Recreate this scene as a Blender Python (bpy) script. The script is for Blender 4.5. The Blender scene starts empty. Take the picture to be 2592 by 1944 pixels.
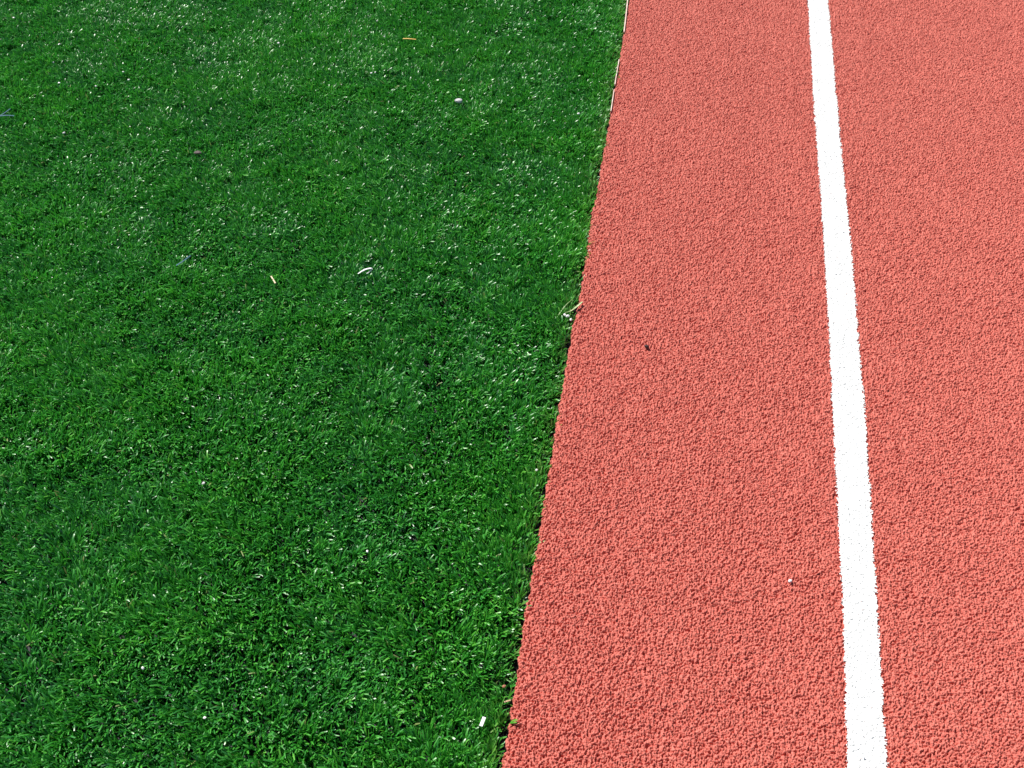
import bpy, math
import numpy as np
from mathutils import Vector

# ------------------------------------------------------------------ camera
S = bpy.context.scene
CAM_H, PITCH, YAW, F = 1.18, 48.7, 9.6, 2520.0     # f in pixels of the 2592 wide frame
cam = bpy.data.cameras.new('camera')
cam.lens = 35.0; cam.sensor_width = 36.0; cam.clip_start = 0.02; cam.clip_end = 500
cobj = bpy.data.objects.new('camera', cam)
S.collection.objects.link(cobj)
cobj.location = (0, 0, CAM_H)
cobj.rotation_euler = (math.radians(90 - PITCH), 0, math.radians(YAW))
S.camera = cobj

# ------------------------------------------------------------------ light
SUN_EL, SUN_HEAD = 50.0, -34.0       # elevation; heading the light travels to, degrees from +x towards +y
w = bpy.data.worlds.new('World'); S.world = w; w.use_nodes = True
nt = w.node_tree; bg = nt.nodes['Background']
sky = nt.nodes.new('ShaderNodeTexSky'); sky.sky_type = 'NISHITA'; sky.sun_disc = False
d = (math.cos(math.radians(SUN_HEAD)), math.sin(math.radians(SUN_HEAD)))
sky.sun_elevation = math.radians(SUN_EL)
sky.sun_rotation = math.atan2(-d[0], -d[1])
nt.links.new(sky.outputs[0], bg.inputs[0]); bg.inputs[1].default_value = 0.055
sl = bpy.data.lights.new('sun', 'SUN'); sl.energy = 4.6; sl.angle = math.radians(0.5); sl.color = (1.0, .965, .91)
so = bpy.data.objects.new('sun', sl); S.collection.objects.link(so)
e = math.radians(SUN_EL)
ldir = Vector((d[0] * math.cos(e), d[1] * math.cos(e), -math.sin(e)))
so.rotation_euler = ldir.to_track_quat('-Z', 'Y').to_euler()
so.location = (-2, 2, 4)
S.view_settings.view_transform = 'Standard'; S.view_settings.look = 'None'
S.view_settings.gamma = 1; S.view_settings.exposure = 0.42
S.render.engine = 'CYCLES'

# ------------------------------------------------------------------ helpers
rng = np.random.default_rng(7)
P_, Y_ = math.radians(PITCH), math.radians(YAW)

def ground(px, py, z=0.0):
    """point of the plane z seen at a place of the photograph"""
    px = np.asarray(px, float); py = np.asarray(py, float)
    a = (px - 1296) / F; b = (972 - py) / F
    fx = a; fy = math.cos(P_) + b * math.sin(P_); fz = -math.sin(P_) + b * math.cos(P_)
    t = (z - CAM_H) / fz
    x, y = fx * t, fy * t
    return x * math.cos(Y_) - y * math.sin(Y_), x * math.sin(Y_) + y * math.cos(Y_)

def vnoise(x, y, cell, seed):
    """smooth value noise 0..1"""
    r = np.random.default_rng(seed); G = r.random((257, 257))
    u = np.asarray(x) / cell + 57.3; v = np.asarray(y) / cell + 31.7
    i = np.floor(u).astype(int); j = np.floor(v).astype(int)
    fu = u - i; fv = v - j
    fu = fu * fu * (3 - 2 * fu); fv = fv * fv * (3 - 2 * fv)
    i %= 256; j %= 256
    a = G[i, j] * (1 - fu) + G[i + 1, j] * fu
    b = G[i, j + 1] * (1 - fu) + G[i + 1, j + 1] * fu
    return a * (1 - fv) + b * fv

def prop(o, label=None, cat=None, group=None, kind=None):
    if label: o['label'] = label
    if cat: o['category'] = cat
    if group: o['group'] = group
    if kind: o['kind'] = kind
    return o

def make(name, verts, faces, mat, smooth=True, parent=None):
    """faces: one (n,k) array of equal-sided faces, or a list of such arrays"""
    me = bpy.data.meshes.new(name)
    fl = faces if isinstance(faces, list) else [faces]
    fl = [np.asarray(f, dtype=np.int32) for f in fl if len(f)]
    verts = np.ascontiguousarray(verts, dtype=np.float32)
    nl = sum(f.size for f in fl); nf = sum(len(f) for f in fl)
    me.vertices.add(len(verts)); me.vertices.foreach_set('co', verts.ravel())
    me.loops.add(nl); me.loops.foreach_set('vertex_index', np.concatenate([f.ravel() for f in fl]))
    cnt = np.concatenate([np.full(len(f), f.shape[1]) for f in fl])
    st = np.concatenate([[0], np.cumsum(cnt)[:-1]]).astype(np.int32)
    me.polygons.add(nf); me.polygons.foreach_set('loop_start', st)
    me.polygons.foreach_set('use_smooth', np.full(nf, smooth, dtype=bool))
    me.update(calc_edges=True)
    me.materials.append(mat)
    o = bpy.data.objects.new(name, me); S.collection.objects.link(o)
    if parent: o.parent = parent
    return o

def attr(o, name, vals):
    a = o.data.attributes.new(name, 'FLOAT', 'POINT')
    a.data.foreach_set('value', np.ascontiguousarray(vals, dtype=np.float32))

def mat(name, col, rough=.6, spec=.5):
    m = bpy.data.materials.new(name); m.use_nodes = True
    n = m.node_tree.nodes; b = n['Principled BSDF']
    b.inputs['Base Color'].default_value = (*col, 1); b.inputs['Roughness'].default_value = rough
    b.inputs['Specular IOR Level'].default_value = spec
    return m, m.node_tree, b

def N(t, kind, **kw):
    n = t.nodes.new(kind)
    for k, v in kw.items():
        if k.startswith('i_'): n.inputs[int(k[2:])].default_value = v
        else: setattr(n, k, v)
    return n

def ramp(t, src, stops):
    r = N(t, 'ShaderNodeValToRGB'); el = r.color_ramp.elements
    while len(el) < len(stops): el.new(.5)
    for e_, (p, c) in zip(el, stops): e_.position = p; e_.color = (*c, 1)
    t.links.new(src, r.inputs[0]); return r.outputs[0]

def coords(t, scale=1.0):
    g = N(t, 'ShaderNodeNewGeometry'); return g.outputs['Position']

# ------------------------------------------------------------------ materials
def track_mat(name, stops, rough=.62, bump=.0006, grains=True):
    m, t, b = mat(name, stops[1][1], rough, .25)
    pos = coords(t)
    n1 = N(t, 'ShaderNodeTexNoise'); n1.inputs['Scale'].default_value = 260; n1.inputs['Detail'].default_value = 2
    n2 = N(t, 'ShaderNodeTexNoise'); n2.inputs['Scale'].default_value = 9; n2.inputs['Detail'].default_value = 3
    for n in (n1, n2): t.links.new(pos, n.inputs['Vector'])
    mx = N(t, 'ShaderNodeMath', operation='MULTIPLY_ADD'); mx.inputs[1].default_value = .14
    t.links.new(n2.outputs[0], mx.inputs[0])
    m2 = N(t, 'ShaderNodeMath', operation='MULTIPLY'); m2.inputs[1].default_value = .86
    t.links.new(n1.outputs[0], m2.inputs[0]); t.links.new(m2.outputs[0], mx.inputs[2])
    t.links.new(ramp(t, mx.outputs[0], stops), b.inputs['Base Color'])
    n3 = N(t, 'ShaderNodeTexNoise'); n3.inputs['Scale'].default_value = 900; n3.inputs['Detail'].default_value = 3
    t.links.new(pos, n3.inputs['Vector'])
    bp = N(t, 'ShaderNodeBump'); bp.inputs['Distance'].default_value = bump; bp.inputs['Strength'].default_value = .8
    t.links.new(n3.outputs[0], bp.inputs['Height']); t.links.new(bp.outputs[0], b.inputs['Normal'])
    if grains:                                    # the far, coarse part of the sheet: grain as bump
        v = N(t, 'ShaderNodeTexVoronoi', feature='SMOOTH_F1'); v.inputs['Scale'].default_value = 230
        t.links.new(pos, v.inputs['Vector'])
        a = N(t, 'ShaderNodeAttribute', attribute_name='coarse')
        b2 = N(t, 'ShaderNodeBump', invert=True); b2.inputs['Distance'].default_value = .004
        t.links.new(a.outputs['Fac'], b2.inputs['Strength']); t.links.new(v.outputs[0], b2.inputs['Height'])
        t.links.new(b2.outputs[0], bp.inputs['Normal'])
    return m
M_track = track_mat('red_rubber_granules', [(.30, (.47, .104, .080)), (.5, (.60, .154, .117)), (.72, (.70, .212, .162))])
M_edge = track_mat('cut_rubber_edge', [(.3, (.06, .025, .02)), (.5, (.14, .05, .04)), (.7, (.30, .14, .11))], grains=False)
M_line, tl, bl = mat('white_line_paint', (.82, .82, .80), .55, .35)
nn = N(tl, 'ShaderNodeTexNoise'); nn.inputs['Scale'].default_value = 330; nn.inputs['Detail'].default_value = 1
tl.links.new(coords(tl), nn.inputs['Vector'])
tl.links.new(ramp(tl, nn.outputs[0], [(0, (.82, .82, .80)), (.675, (.82, .82, .80)), (.72, (.22, .24, .28))]), bl.inputs['Base Color'])

M_turf, t, b = mat('turf_yarn', (.03, .18, .04), .40, 1.0)
a1 = N(t, 'ShaderNodeAttribute', attribute_name='tint'); a2 = N(t, 'ShaderNodeAttribute', attribute_name='dry')
c = ramp(t, a1.outputs['Fac'], [(0, (.020, .165, .042)), (.4, (.042, .310, .036)), (.75, (.076, .430, .034)), (1, (.160, .540, .055))])
mx = N(t, 'ShaderNodeMix', data_type='RGBA'); t.links.new(a2.outputs['Fac'], mx.inputs[0])
t.links.new(c, mx.inputs[6]); mx.inputs[7].default_value = (.42, .36, .16, 1)
t.links.new(mx.outputs[2], b.inputs['Base Color'])
tr = N(t, 'ShaderNodeBsdfTranslucent'); t.links.new(mx.outputs[2], tr.inputs[0])
ms = N(t, 'ShaderNodeMixShader'); ms.inputs[0].default_value = .28
t.links.new(b.outputs[0], ms.inputs[1]); t.links.new(tr.outputs[0], ms.inputs[2])
t.links.new(ms.outputs[0], t.nodes['Material Output'].inputs[0])

M_crumb, t, b = mat('black_rubber_crumb', (.022, .022, .026), .5, .5)
nn = N(t, 'ShaderNodeTexNoise'); nn.inputs['Scale'].default_value = 700
t.links.new(coords(t), nn.inputs['Vector'])
t.links.new(ramp(t, nn.outputs[0], [(.35, (.012, .012, .015)), (.62, (.035, .035, .042)), (.75, (.10, .095, .10))]), b.inputs['Base Color'])
bp = N(t, 'ShaderNodeBump'); bp.inputs['Distance'].default_value = .0015
t.links.new(nn.outputs[0], bp.inputs['Height']); t.links.new(bp.outputs[0], b.inputs['Normal'])

M_far, t, b = mat('distant_turf', (.02, .16, .03), .6, .3)
nn = N(t, 'ShaderNodeTexNoise'); nn.inputs['Scale'].default_value = 180; nn.inputs['Detail'].default_value = 4
t.links.new(coords(t), nn.inputs['Vector'])
t.links.new(ramp(t, nn.outputs[0], [(.38, (.004, .025, .006)), (.5, (.014, .11, .02)), (.66, (.05, .26, .05))]), b.inputs['Base Color'])
bp = N(t, 'ShaderNodeBump'); bp.inputs['Distance'].default_value = .02
t.links.new(nn.outputs[0], bp.inputs['Height']); t.links.new(bp.outputs[0], b.inputs['Normal'])

# ------------------------------------------------------------------ outlines measured on the ground
EDGE = [(0, 1591), (75, 1583), (200, 1561), (300, 1546), (400, 1526), (480, 1513), (510, 1505), (540, 1492), (570, 1492),
        (600, 1489), (700, 1481), (750, 1472), (800, 1455), (850, 1445), (950, 1429), (1000, 1416), (1100, 1406), (1200, 1389),
        (1260, 1382), (1300, 1369), (1350, 1367), (1400, 1357), (1450, 1348), (1500, 1339), (1550, 1325), (1650, 1316),
        (1744, 1311), (1800, 1294), (1850, 1288), (1900, 1273), (1944, 1268)]
LINE_L = [(0, 2043), (222, 2055), (444, 2071.5), (600, 2082), (750, 2090.5), (900, 2098.6), (1000, 2102.5), (1150, 2111),
          (1300, 2118), (1500, 2128), (1650, 2133), (1944, 2140)]
LINE_R = [(0, 2098), (222, 2117), (444, 2138), (600, 2154), (750, 2167), (900, 2178.5), (1000, 2188), (1150, 2199),
          (1300, 2208.5), (1500, 2221), (1650, 2230), (1944, 2249)]

def outline(pts):
    yy, xx = zip(*pts)
    gx, gy = ground(xx, yy)
    o = np.argsort(gy); gx, gy = gx[o], gy[o]
    k = np.polyfit(gy, gx, 1)
    def f(y):
        y = np.asarray(y, float)
        r = np.interp(y, gy, gx)
        r = np.where(y < gy[0], gx[0] + k[0] * (y - gy[0]), r)
        return np.where(y > gy[-1], gx[-1] + k[0] * (y - gy[-1]), r)
    return f
def smooth_rim():
    yy, xx = zip(*EDGE); gx, gy = ground(xx, yy)
    c3 = np.polyfit(gy, gx, 3); c1 = np.polyfit(gy, gx, 1); lo_, hi_ = gy.min(), gy.max()
    o = np.argsort(gy); gx, gy = gx[o], gy[o]
    def f(y):
        y = np.asarray(y, float); yc = np.clip(y, lo_, hi_)
        base = np.polyval(c3, yc)
        return base + (np.interp(yc, gy, gx) - base) * .3 + c1[0] * (y - yc)
    return f
edge_x, line_l, line_r = smooth_rim(), outline(LINE_L), outline(LINE_R)

# ------------------------------------------------------------------ running track (granular height field)
def grains(x, y, cell, seed, n=512):
    """height of a packed layer of rounded rubber grains, in units of the cell"""
    r = np.random.default_rng(seed)
    jx, jy, hh, rr, an = (r.random((n, n)) for _ in range(5))
    u = x / cell + 100.5; v = y / cell + 100.5
    i0 = np.floor(u).astype(np.int32); j0 = np.floor(v).astype(np.int32)
    out = np.full(x.shape, -1.0, np.float32)
    for di in (-1, 0, 1):
        for dj in (-1, 0, 1):
            i = (i0 + di) % n; j = (j0 + dj) % n
            dx = u - (i0 + di) - .1 - .8 * jx[i, j]; dy = v - (j0 + dj) - .1 - .8 * jy[i, j]
            a = an[i, j] * 3.14; ca, sa = np.cos(a), np.sin(a)
            p = dx * ca + dy * sa; q = (dy * ca - dx * sa) * 1.3
            R = .50 + .30 * rr[i, j]
            h = R * np.sqrt(np.maximum(1 - (p * p + q * q) / (R * R), 0)) - .45 + (hh[i, j] - .5) * .55
            out = np.maximum(out, np.where(p * p + q * q < R * R, h, -1).astype(np.float32))
    return np.maximum(out, -.95)

def track_h(x, y):
    wx_ = x + (vnoise(x, y, .003, 61) - .5) * .002; wy_ = y + (vnoise(x, y, .003, 62) - .5) * .002
    g = grains(wx_ / 1.25, wy_ / .88, .0026, 3)
    g = np.where(g > .12, .12 + (g - .12) * .4, g * 1.15 - .018)           # worn tops, deep gaps
    g = g * .0037 + grains((x + .3) / 1.2, y, .0017, 5) * .0013
    clump = vnoise(x / 1.3, y, .0062, 63) * .6 + vnoise(x / 1.3, y, .0036, 64) * .4
    return g - .0005 + np.minimum(clump - .42, .10) * .0042 + (vnoise(x, y, .03, 9) - .5) * .0004

def graded(a, b, step, lo, hi, k=1.22):
    """even steps from a to b, then growing steps out to lo and hi"""
    m = list(np.arange(a, b, step)); s, p = step, m[-1]; up = []
    while p < hi: s *= k; p += s; up.append(p)
    s, p = step, a; dn = []
    while p > lo: s *= k; p -= s; dn.append(p)
    return np.array(dn[::-1] + m + up)

cx, cy = ground([2592, 2592, 1268, 1591], [0, 1944, 1944, 0])
ys = graded(cy.min() - .06, cy.max() + .10, .0007, -6, 90, 1.15)
ss = np.concatenate([[0, 0.0008], graded(.0017, cx.max() - edge_x(cy.max()) + .10, .0007, .001, 60, 1.15)[1:]])
ss = np.unique(ss[ss >= 0])
Yg, Sg = np.meshgrid(ys, ss, indexing='ij')
Xg = Sg + edge_x(Yg) + ((vnoise(Yg, Yg * 0, .006, 21) - .5) * .005 + (vnoise(Yg, Yg * 0, .002, 22) - .5) * .002) * np.exp(-Sg / .01)
wx = np.exp(-np.maximum(Sg - (cx.max() - edge_x(cy.max()) + .10), 0) / .05)
wy = np.exp(-(np.maximum(Yg - cy.max() - .10, 0) + np.maximum(cy.min() - .06 - Yg, 0)) / .05)
fine = wx * wy
Zg = track_h(Xg, Yg) * fine - .0006 * (1 - fine)
Zg -= .003 * np.exp(-Sg / .0012)
ny, nx = Xg.shape
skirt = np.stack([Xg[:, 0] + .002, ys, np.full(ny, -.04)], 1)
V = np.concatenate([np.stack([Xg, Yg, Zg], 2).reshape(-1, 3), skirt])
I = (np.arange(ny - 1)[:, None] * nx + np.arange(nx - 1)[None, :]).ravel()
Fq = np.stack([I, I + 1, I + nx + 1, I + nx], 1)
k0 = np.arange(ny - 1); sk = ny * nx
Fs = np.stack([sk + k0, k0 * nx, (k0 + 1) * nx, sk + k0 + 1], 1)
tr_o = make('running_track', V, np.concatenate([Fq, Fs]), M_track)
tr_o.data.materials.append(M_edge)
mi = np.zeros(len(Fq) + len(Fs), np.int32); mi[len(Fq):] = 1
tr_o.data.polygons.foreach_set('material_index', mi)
attr(tr_o, 'coarse', np.concatenate([(1 - fine).ravel(), np.zeros(ny)]))
prop(tr_o, kind='structure')
print('track verts', len(V))
del V, Fq, Xg, Yg, Zg, Sg

# ------------------------------------------------------------------ white lane line
ya = graded(cy.min() - .06, cy.max() + .10, .0007, -6, 90, 1.15)
sa = np.arange(-.004, .060, .0009)
Yl, Sl = np.meshgrid(ya, sa, indexing='ij')
Lx, Rx = line_l(Yl), line_r(Yl)
wid = Rx - Lx
Xl = Lx + Sl * (wid + .008) / .056 
H = track_h(Xl, Yl)
farm = (Yl > cy.max() + .2) | (Yl < cy.min() - .2)
Zl = np.where(farm, .0016, np.maximum(H, -.0013) * .75 + .0007)
rag = (vnoise(Xl, Yl, .0028, 31) - .5) * .0026 + (vnoise(Xl, Yl, .014, 32) - .5) * .002
dl = np.minimum(Xl - Lx, Rx - Xl) + rag
ok = (dl > 0) & ((H > -.0016) | (dl > .0022))
ny, nx = Xl.shape
I = (np.arange(ny - 1)[:, None] * nx + np.arange(nx - 1)[None, :])
keep = ok[:-1, :-1] & ok[1:, :-1] & ok[:-1, 1:] & ok[1:, 1:]
I = I[keep]
Fq = np.stack([I, I + 1, I + nx + 1, I + nx], 1)
used = np.unique(Fq); mp = np.zeros(ny * nx, np.int32); mp[used] = np.arange(len(used))
lo = make('lane_line', np.stack([Xl, Yl, Zl], 2).reshape(-1, 3)[used], mp[Fq], M_line)
prop(lo, 'white painted lane line running the length of the red rubber track', 'lane line')

# ------------------------------------------------------------------ turf bed and far turf
def sheet(name, x0, x1, y0, y1, z, m, hole=None):
    ye = np.concatenate([np.linspace(y0, 0, 30)[:-1], np.linspace(0, 3, 240), np.linspace(3, y1, 40)[1:]])
    r = np.minimum(edge_x(ye) + x1, 1e9)
    v = np.concatenate([np.stack([np.full(len(ye), x0), ye, np.full(len(ye), z)], 1), np.stack([r, ye, np.full(len(ye), z)], 1)])
    n = len(ye); k = np.arange(n - 1)
    return make(name, v, np.stack([k, n + k, n + k + 1, k + 1], 1), m)
prop(sheet('ground', -60, .01, -6, 90, -.026, M_crumb), kind='structure')

# ------------------------------------------------------------------ grass: every yarn blade a strip
def blades(bx, by, L, wd, az, tilt, curl, tw, z0, bend):
    n = len(bx); K = 5
    P = np.zeros((n, K, 3)); T = np.zeros((n, K, 3))
    cxx, sxx = np.cos(az), np.sin(az)
    pos = np.stack([bx, by, z0], 1); seg = L / (K - 1)
    for k in range(K):
        th = tilt + curl * (k / (K - 1)) ** bend
        T[:, k] = np.stack([np.sin(th) * cxx, np.sin(th) * sxx, np.cos(th)], 1)
        if k: pos = pos + (T[:, k] + T[:, k - 1]) * .5 * seg[:, None]
        P[:, k] = pos
    perp = np.stack([-sxx, cxx, np.zeros(n)], 1)[:, None, :]
    nrm = np.cross(T, np.broadcast_to(perp, T.shape))
    ang = tw[:, None] * (.5 + np.linspace(0, 1, K)[None, :])
    W = perp * np.cos(ang)[..., None] + nrm * np.sin(ang)[..., None]
    ww = wd[:, None] * np.array([.8, .95, 1.0, 1.0, .62])[None, :] * .5
    A = P - W * ww[..., None]; B = P + W * ww[..., None]
    V = np.stack([A, B], 2).reshape(n * K * 2, 3)
    base = (np.arange(n) * K * 2)[:, None] + (np.arange(K - 1) * 2)[None, :]
    base = base.ravel()
    return V, np.stack([base, base + 1, base + 3, base + 2], 1)

lx, ly = ground([0, 0, 1296, 1591], [0, 1944, 1944, 0])
X0, X1 = lx.min() - .10, .75
Y0, Y1 = .20, max(ly) + .12
def field(cell, per, x0, x1, y0, y1, reject):
    gx = np.arange(x0, x1, cell); gy = np.arange(y0, y1, cell)
    A, B = np.meshgrid(gx, gy)
    A = A + (rng.random(A.shape) - .5) * cell * 1.1; B = B + (rng.random(B.shape) - .5) * cell * 1.1
    A, B = A.ravel(), B.ravel(); k = reject(A, B); A, B = A[k], B[k]
    n = len(A) * per
    ang = rng.random(n) * 2 * np.pi; rad = np.sqrt(rng.random(n)) * cell * .36
    return np.repeat(A, per), np.repeat(B, per), np.repeat(A, per) + np.cos(ang) * rad, np.repeat(B, per) + np.sin(ang) * rad, ang

# left outline of the view on the ground, plus a margin for views from a step aside
la, lb = np.polyfit([ly[0], ly[1]], [lx[0], lx[1]], 1)
def rim(y): return .003 + .009 * vnoise(y, y * 0, .011, 71)
def inside(x, y):
    return (x < edge_x(y) - rim(y)) & (x > la * y + lb - .22)
tx, ty, bx, by, ang = field(.0086, 11, X0 - .25, X1, Y0, Y1, inside)
def outside(x, y):
    return (x < edge_x(y) - rim(y)) & ~((x > la * y + lb - .22) & (y > Y0) & (y < Y1))
tx2, ty2, bx2, by2, ang2 = field(.022, 9, -3.2, .9, -.6, 4.0, outside)
def grow(tx, ty, bx, by, ang, big=1.0):
    n = len(bx)
    lush = vnoise(tx * .8 + ty * .5, ty * 1.5 - tx * .3, .16, 41) * .6 + vnoise(tx, ty, .055, 42) * .4
    lush = np.clip((lush - .28) * 2.1, 0, 1)
    de = edge_x(by) - bx
    ed = np.exp(-np.maximum(de, 0) / .022)
    flow = vnoise(tx, ty, .11, 43) * 6.3 * 1.2 + (vnoise(tx, ty, .03, 44) - .5) * 3
    # the yarn leans along the flow, splays from its tuft, and at the rim falls outwards over the joint
    vx = np.cos(ang) * .9 + np.cos(flow) * .9 + rng.normal(0, .6, n) + ed * 1.3
    vy = np.sin(ang) * .9 + np.sin(flow) * .9 + rng.normal(0, .6, n) + ed * .8
    az = np.arctan2(vy, vx)
    tuft = vnoise(tx, ty, .009, 46)
    L = (.0225 + .0045 * lush + .009 * (tuft - .5) + .008 * (vnoise(tx, ty, .021, 47) - .5) + rng.normal(0, .0022, n)) * (1 + .05 * ed)
    wd = (.0014 + .0012 * rng.random(n)) * big
    tilt = np.abs(rng.normal(.16, .16, n)) + ed * .12
    curl = np.abs(rng.normal(.8 - .3 * lush, .5, n)) + ed * .1
    # some tips are trodden flat and lie on the pile; they catch the sun
    band = vnoise(tx + .5 * ty, ty * 2, .09, 48) * .6 + vnoise(tx, ty, .03, 49) * .4
    flat = rng.random(n) < (.12 + .16 * np.clip(band * 1.9 - .50, 0, 1)) * (.25 + .75 * (1 - np.exp(-np.maximum(de, 0) / .10)))
    tilt = np.where(flat, tilt * .5, tilt)
    L = np.where(flat, L * 1.10, L)
    curl = np.where(flat, rng.normal(1.62, .25, n) - tilt, curl)
    tw = rng.normal(0, .7, n) * np.where(flat, .22, 1)
    V, Fc = blades(bx, by, L, wd, az, tilt, curl, tw, np.full(n, -.0255), np.where(flat, 2.0, 3.0))
    tint = np.clip(.48 + (lush - .5) * .16 + rng.normal(0, .19, n) + (tuft - .5) * .25 + .14 * np.exp(-np.maximum(de, 0) / .12), 0, 1)
    dry = np.clip(np.exp(-np.maximum(de, 0) / .012) * rng.random(n) ** 2.2 * .95 + (rng.random(n) < .006) * .6, 0, 1)
    return V, Fc, np.repeat(tint, 10), np.repeat(dry, 10)
r1 = grow(tx, ty, bx, by, ang); r2 = grow(tx2, ty2, bx2, by2, ang2, 2.4)
V = np.concatenate([r1[0], r2[0]]); Fc = np.concatenate([r1[1], r2[1] + len(r1[0])])
print('blades', len(V) // 10)
go = make('grass', V, Fc, M_turf, smooth=True)
attr(go, 'tint', np.concatenate([r1[2], r2[2]])); attr(go, 'dry', np.concatenate([r1[3], r2[3]]))
prop(go, 'glossy green artificial grass blades of the sports turf', 'artificial grass', kind='stuff')
del V, Fc, r1, r2

# ------------------------------------------------------------------ little solids
def pebble_pts(seed, flat=.6, jag=.25):
    """a lumpy stone of unit half length"""
    r = np.random.default_rng(seed)
    nu, nv = 12, 7
    vs = []; fs = []
    dirs = r.normal(size=(9, 3)); dirs /= np.linalg.norm(dirs, axis=1)[:, None]
    cut = r.uniform(.6, .95, 9)
    for j in range(nv + 1):
        th = np.pi * j / nv
        for i in range(nu):
            ph = 2 * np.pi * i / nu
            dv = np.array([np.sin(th) * np.cos(ph), np.sin(th) * np.sin(ph), np.cos(th)])
            s = 1.0
            for dd, c_ in zip(dirs, cut):
                q = dv @ dd
                if q > .05: s = min(s, c_ / q)
            s = 1 + (s - 1) * min(1, jag * 3)
            vs.append(dv * s * np.array([1, .75, flat]))
    for j in range(nv):
        for i in range(nu):
            a = j * nu + i; b_ = j * nu + (i + 1) % nu
            fs.append((a, b_, b_ + nu, a + nu))
    return np.array(vs), np.array(fs)

def place(vs, size, x, y, z, rz=0, tx_=0, ty_=0):
    from mathutils import Euler
    R = np.array(Euler((tx_, ty_, rz)).to_matrix())
    return vs * size @ R.T

def stone(name, px, py, z, size, m, seed, label, cat, group=None, rz=0, flat=.6):
    x, y = ground(px, py, z)
    vs, fs = pebble_pts(seed, flat)
    o = make(name, place(vs, size, 0, 0, 0, rz), fs, m, smooth=False)
    o.location = (float(x), float(y), z)
    return prop(o, label, cat, group)

def ribbon(name, pts, width, thick, m, label, cat, group=None, roll=0.0, taper=None):
    """thin solid strip through photo points (px, py, z)"""
    Pw = []
    for px, py, z in pts:
        x, y = ground(px, py, z); Pw.append((float(x), float(y), z))
    Pw = np.array(Pw); c0 = Pw.mean(0)
    t_ = np.linspace(0, len(Pw) - 1, (len(Pw) - 1) * 5 + 1)
    # Catmull-Rom
    ex = np.vstack([2 * Pw[0] - Pw[1], Pw, 2 * Pw[-1] - Pw[-2]])
    Q = []
    for t1 in t_:
        i = min(int(t1), len(Pw) - 2); f = t1 - i
        p0, p1, p2, p3 = ex[i], ex[i + 1], ex[i + 2], ex[i + 3]
        Q.append(.5 * ((2 * p1) + (p2 - p0) * f + (2 * p0 - 5 * p1 + 4 * p2 - p3) * f * f + (3 * p1 - p0 - 3 * p2 + p3) * f ** 3))
    Q = np.array(Q) - c0; n = len(Q)
    T = np.gradient(Q, axis=0); T /= np.linalg.norm(T, axis=1)[:, None] + 1e-9
    up = np.array([0, 0, 1.0]); S_ = np.cross(T, up); S_ /= np.linalg.norm(S_, axis=1)[:, None] + 1e-9
    U = np.cross(S_, T)
    Wd = S_ * math.cos(roll) + U * math.sin(roll); Th = U * math.cos(roll) - S_ * math.sin(roll)
    ws = np.full(n, width) if taper is None else width * np.interp(np.linspace(0, 1, n), np.linspace(0, 1, len(taper)), taper)
    vs = []
    for q in range(n):
        a = Wd[q] * ws[q] / 2; b_ = Th[q] * thick / 2
        vs += [Q[q] - a - b_, Q[q] + a - b_, Q[q] + a + b_, Q[q] - a + b_]
    fs = [(0, 3, 2, 1), ((n - 1) * 4, (n - 1) * 4 + 1, (n - 1) * 4 + 2, (n - 1) * 4 + 3)]
    for q in range(n - 1):
        for k in range(4):
            a = q * 4 + k; b_ = q * 4 + (k + 1) % 4
            fs.append((a, b_, b_ + 4, a + 4))
    o = make(name, np.array(vs), np.array(fs), m, smooth=False)
    o.location = c0
    return prop(o, label, cat, group)

def speck(name, c1, c2, rough=.5, scale=400):
    m, t, b = mat(name, c1, rough, .5)
    n = N(t, 'ShaderNodeTexNoise'); n.inputs['Scale'].default_value = scale
    t.links.new(coords(t), n.inputs['Vector'])
    t.links.new(ramp(t, n.outputs[0], [(.4, c1), (.6, c2)]), b.inputs['Base Color'])
    return m
M_white = speck('white_plastic', (.80, .80, .80), (.86, .84, .85), .35)
M_grit = speck('white_grit', (.85, .78, .76), (.9, .88, .88), .3)
M_stone = speck('grey_stone', (.34, .33, .36), (.62, .60, .60), .6, 250)
M_dark = speck('dark_stone', (.015, .010, .012), (.05, .035, .035), .6, 350)
M_brown = speck('brown_bark', (.05, .035, .03), (.13, .10, .09), .7)
M_straw = speck('dry_straw', (.72, .55, .33), (.82, .70, .50), .6)
M_orange = speck('orange_straw', (.55, .28, .04), (.70, .45, .12), .6)
M_tan = speck('tan_twig', (.40, .24, .12), (.58, .40, .24), .6)
M_rust = speck('rusty_bark', (.30, .10, .05), (.50, .22, .13), .7)
M_blue = speck('blue_yarn', (.004, .05, .10), (.015, .12, .18), .7)
M_olive = speck('olive_grass', (.09, .20, .04), (.22, .32, .09), .5)
M_pale = speck('pale_grass', (.24, .36, .13), (.50, .52, .30), .5)
M_pink = speck('pale_edging', (.72, .50, .42), (.85, .68, .60), .5, 60)
ZT = -.002      # height of the yarn tips

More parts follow.
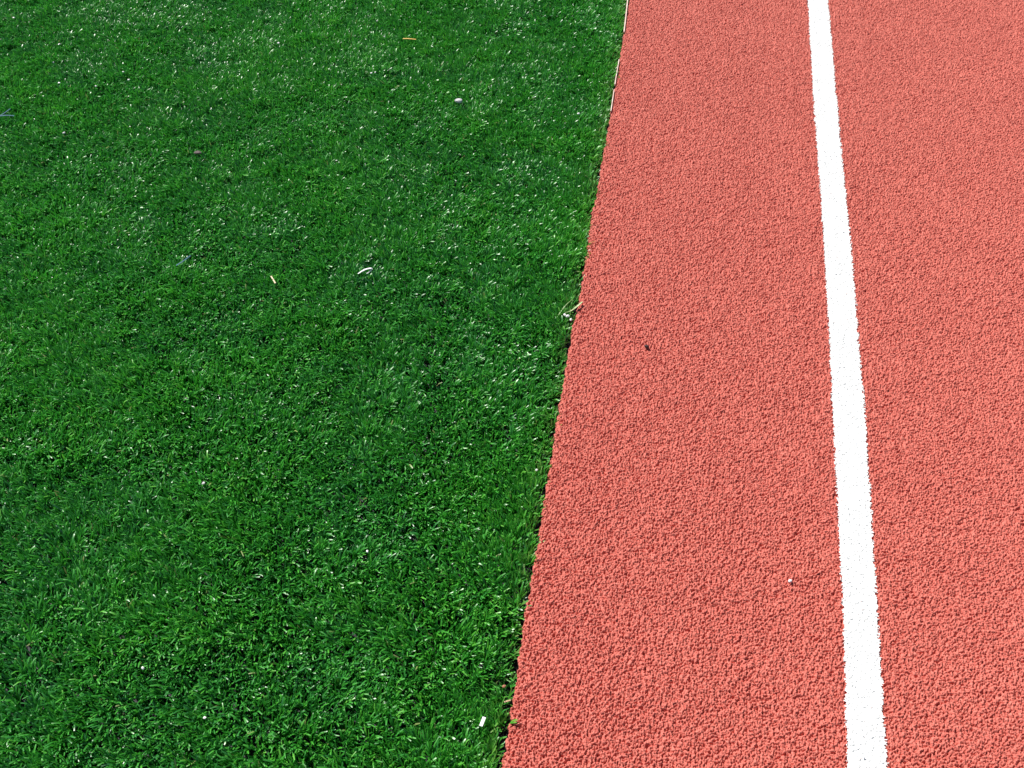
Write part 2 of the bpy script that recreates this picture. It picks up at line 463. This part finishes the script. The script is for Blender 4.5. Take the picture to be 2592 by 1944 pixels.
# loose crumb in the joint and between the yarn (a mass nobody could count)
n = 60000
cyy = rng.uniform(.35, 2.6, n); u = rng.random(n)
joint = rng.random(n) < .35
cxx = np.where(joint, edge_x(cyy) - rng.random(n) * .016, edge_x(cyy) - u * 1.9)
k = cxx > la * cyy + lb - .1; cxx, cyy, joint = cxx[k], cyy[k], joint[k]; n = len(cxx)
oct_v = np.array([(1, 0, 0), (-1, 0, 0), (0, 1, 0), (0, -1, 0), (0, 0, 1), (0, 0, -1)], float)
oct_f = np.array([(0, 2, 4), (2, 1, 4), (1, 3, 4), (3, 0, 4), (2, 0, 5), (1, 2, 5), (3, 1, 5), (0, 3, 5)])
sz = rng.uniform(.0006, .0013, n)
vv = oct_v[None] * sz[:, None, None] * rng.uniform(.6, 1.3, (n, 6, 1)) + rng.normal(0, .0002, (n, 6, 3))
zz = np.where(joint, rng.uniform(-.0255, -.0145, n), rng.uniform(-.026, -.020, n))
vv += np.stack([cxx, cyy, zz], 1)[:, None, :]
co = make('rubber_crumb', vv.reshape(-1, 3), (oct_f[None] + (np.arange(n) * 6)[:, None, None]).reshape(-1, 3), M_crumb, smooth=False)
prop(co, 'black rubber crumb lying between the grass blades and in the joint', 'rubber crumb', kind='stuff')

# ------------------------------------------------------------------ litter seen in the photograph
stone('pebble', 1161, 256, .001, .0095, M_stone, 3, 'grey and white pebble lying on the turf near the top edge', 'pebble', rz=.3, flat=.55)
stone('bark_chip', 500, 386, ZT, .0085, M_brown, 8, 'flat brown bark chip on the turf, upper left', 'bark chip', rz=.2, flat=.3)
stone('pebble', 1637, 877, .0035, .0042, M_dark, 12, 'small dark pebble lying on the red track between turf and white line', 'pebble', flat=.8)
stone('pebble', 2000, 1470, .0032, .0034, M_white, 15, 'small white pebble on the red track just left of the white line', 'pebble', rz=.5, flat=.7)
GR = [(35, 45, 3), (150, 112, 3), (135, 158, 2.6), (150, 210, 3), (162, 336, 3), (243, 218, 3), (312, 182, 2.4), (326, 202, 2.8),
      (955, 53, 2.8), (973, 93, 3), (940, 185, 2.6), (950, 183, 2.6), (705, 109, 3.2), (1437, 800, 3.4), (1445, 809, 3.0), (1430, 797, 3),
      (1465, 288, 3.4), (515, 1223, 2.6), (362, 1691, 2.4), (518, 1817, 2.4), (1358, 1190, 2.8), (930, 1396, 2.3)]
for k, (px, py, s) in enumerate(GR):
    stone('grit_grain', px, py, ZT + .0015, s * .0011, M_grit, 30 + k, 'tiny white grit grain caught among the green turf blades', 'grit', 'white grit grains in the turf', rz=k)
ribbon('plastic_strip', [(906, 693, .004), (922, 683, .007), (938, 679, .009), (940, 683, .006), (933, 690, .001), (927, 692, -.004)],
       .0035, .0005, M_white, 'curled white plastic strip folded back on itself on the turf', 'plastic strip', roll=.15, taper=[.5, 1, 1.1, .9, .6, .4])
ribbon('straw', [(686, 699, .002), (697, 717, .003)], .0023, .0010, M_straw, 'short pale straw lying on the turf left of the curled white strip', 'straw')
ribbon('straw', [(1020, 98, .002), (1035, 98, .004), (1053, 100, .002)], .0032, .001, M_orange, 'orange brown straw lying flat on the turf near the top edge', 'straw')
ribbon('paper_scrap', [(1226, 1815, .004), (1217, 1838, .006)], .0042, .0005, M_white, 'bright white oblong paper scrap on the turf near the bottom', 'paper scrap')
ribbon('twig', [(1277, 1777, -.001), (1293, 1772, .003)], .0017, .0013, M_tan, 'short tan twig at the turf rim near the bottom', 'twig')
ribbon('grass_stalk', [(1428, 792, -.004), (1445, 787, .001), (1460, 776, .005), (1474, 764, .005)],
       .0034, .0007, M_pale, 'pale dry grass stalk reaching from the turf onto the red track', 'grass stalk', roll=.4, taper=[.35, .7, 1.0, 1.3, .9])
ribbon('grass_stalk', [(1405, 810, -.010), (1430, 775, 0.0), (1450, 757, .003)], .0024, .0006, M_olive,
       'olive grass stalk standing in the turf behind the pale dry stalk', 'grass stalk', roll=.3, taper=[.5, .8, .6, .2])
ribbon('yarn_strand', [(-20, 302, .002), (8, 288, .005), (26, 275, .003)], .0022, .0006, M_blue, 'blue yarn strand slanting on the turf at the left edge', 'yarn strand')
ribbon('yarn_strand', [(-10, 295, .003), (14, 292, .005), (36, 293, .003)], .0030, .0006, M_blue, 'flat blue yarn strand crossing the slanting one at the left edge', 'yarn strand')
ribbon('yarn_strand', [(446, 672, .001), (462, 662, .004), (482, 647, .002)], .0026, .0006, M_blue, 'short blue yarn strand in the turf left of the pale straw', 'yarn strand')
stone('bark_chip', 1276, 1737, -.001, .0028, M_rust, 61, 'small rusty bark chip at the turf rim just above the tan twig', 'bark chip', rz=.4, flat=.4)
# pale lip of the edging where it shows beside the track, far end
def lip(ya_, yb_):
    out = []
    for yy in np.linspace(ya_, yb_, 14):
        xx = np.interp(yy, [p[0] for p in EDGE], [p[1] for p in EDGE]) if yy >= 0 else 1591 - yy * .16
        out.append((xx - 2.5, yy, .0015))
    return out
ribbon('edging_strip', lip(-300, 82), .0026, .004, M_pink, 'thin pale edging strip beside the track at the top edge', 'edging strip')
ribbon('edging_strip', lip(152, 215), .0020, .004, M_pink, 'thin pale edging strip showing between turf and track below the topmost one', 'edging strip')
ribbon('edging_strip', lip(228, 282), .0018, .004, M_pink, 'lowest short piece of thin pale edging strip beside the turf', 'edging strip')
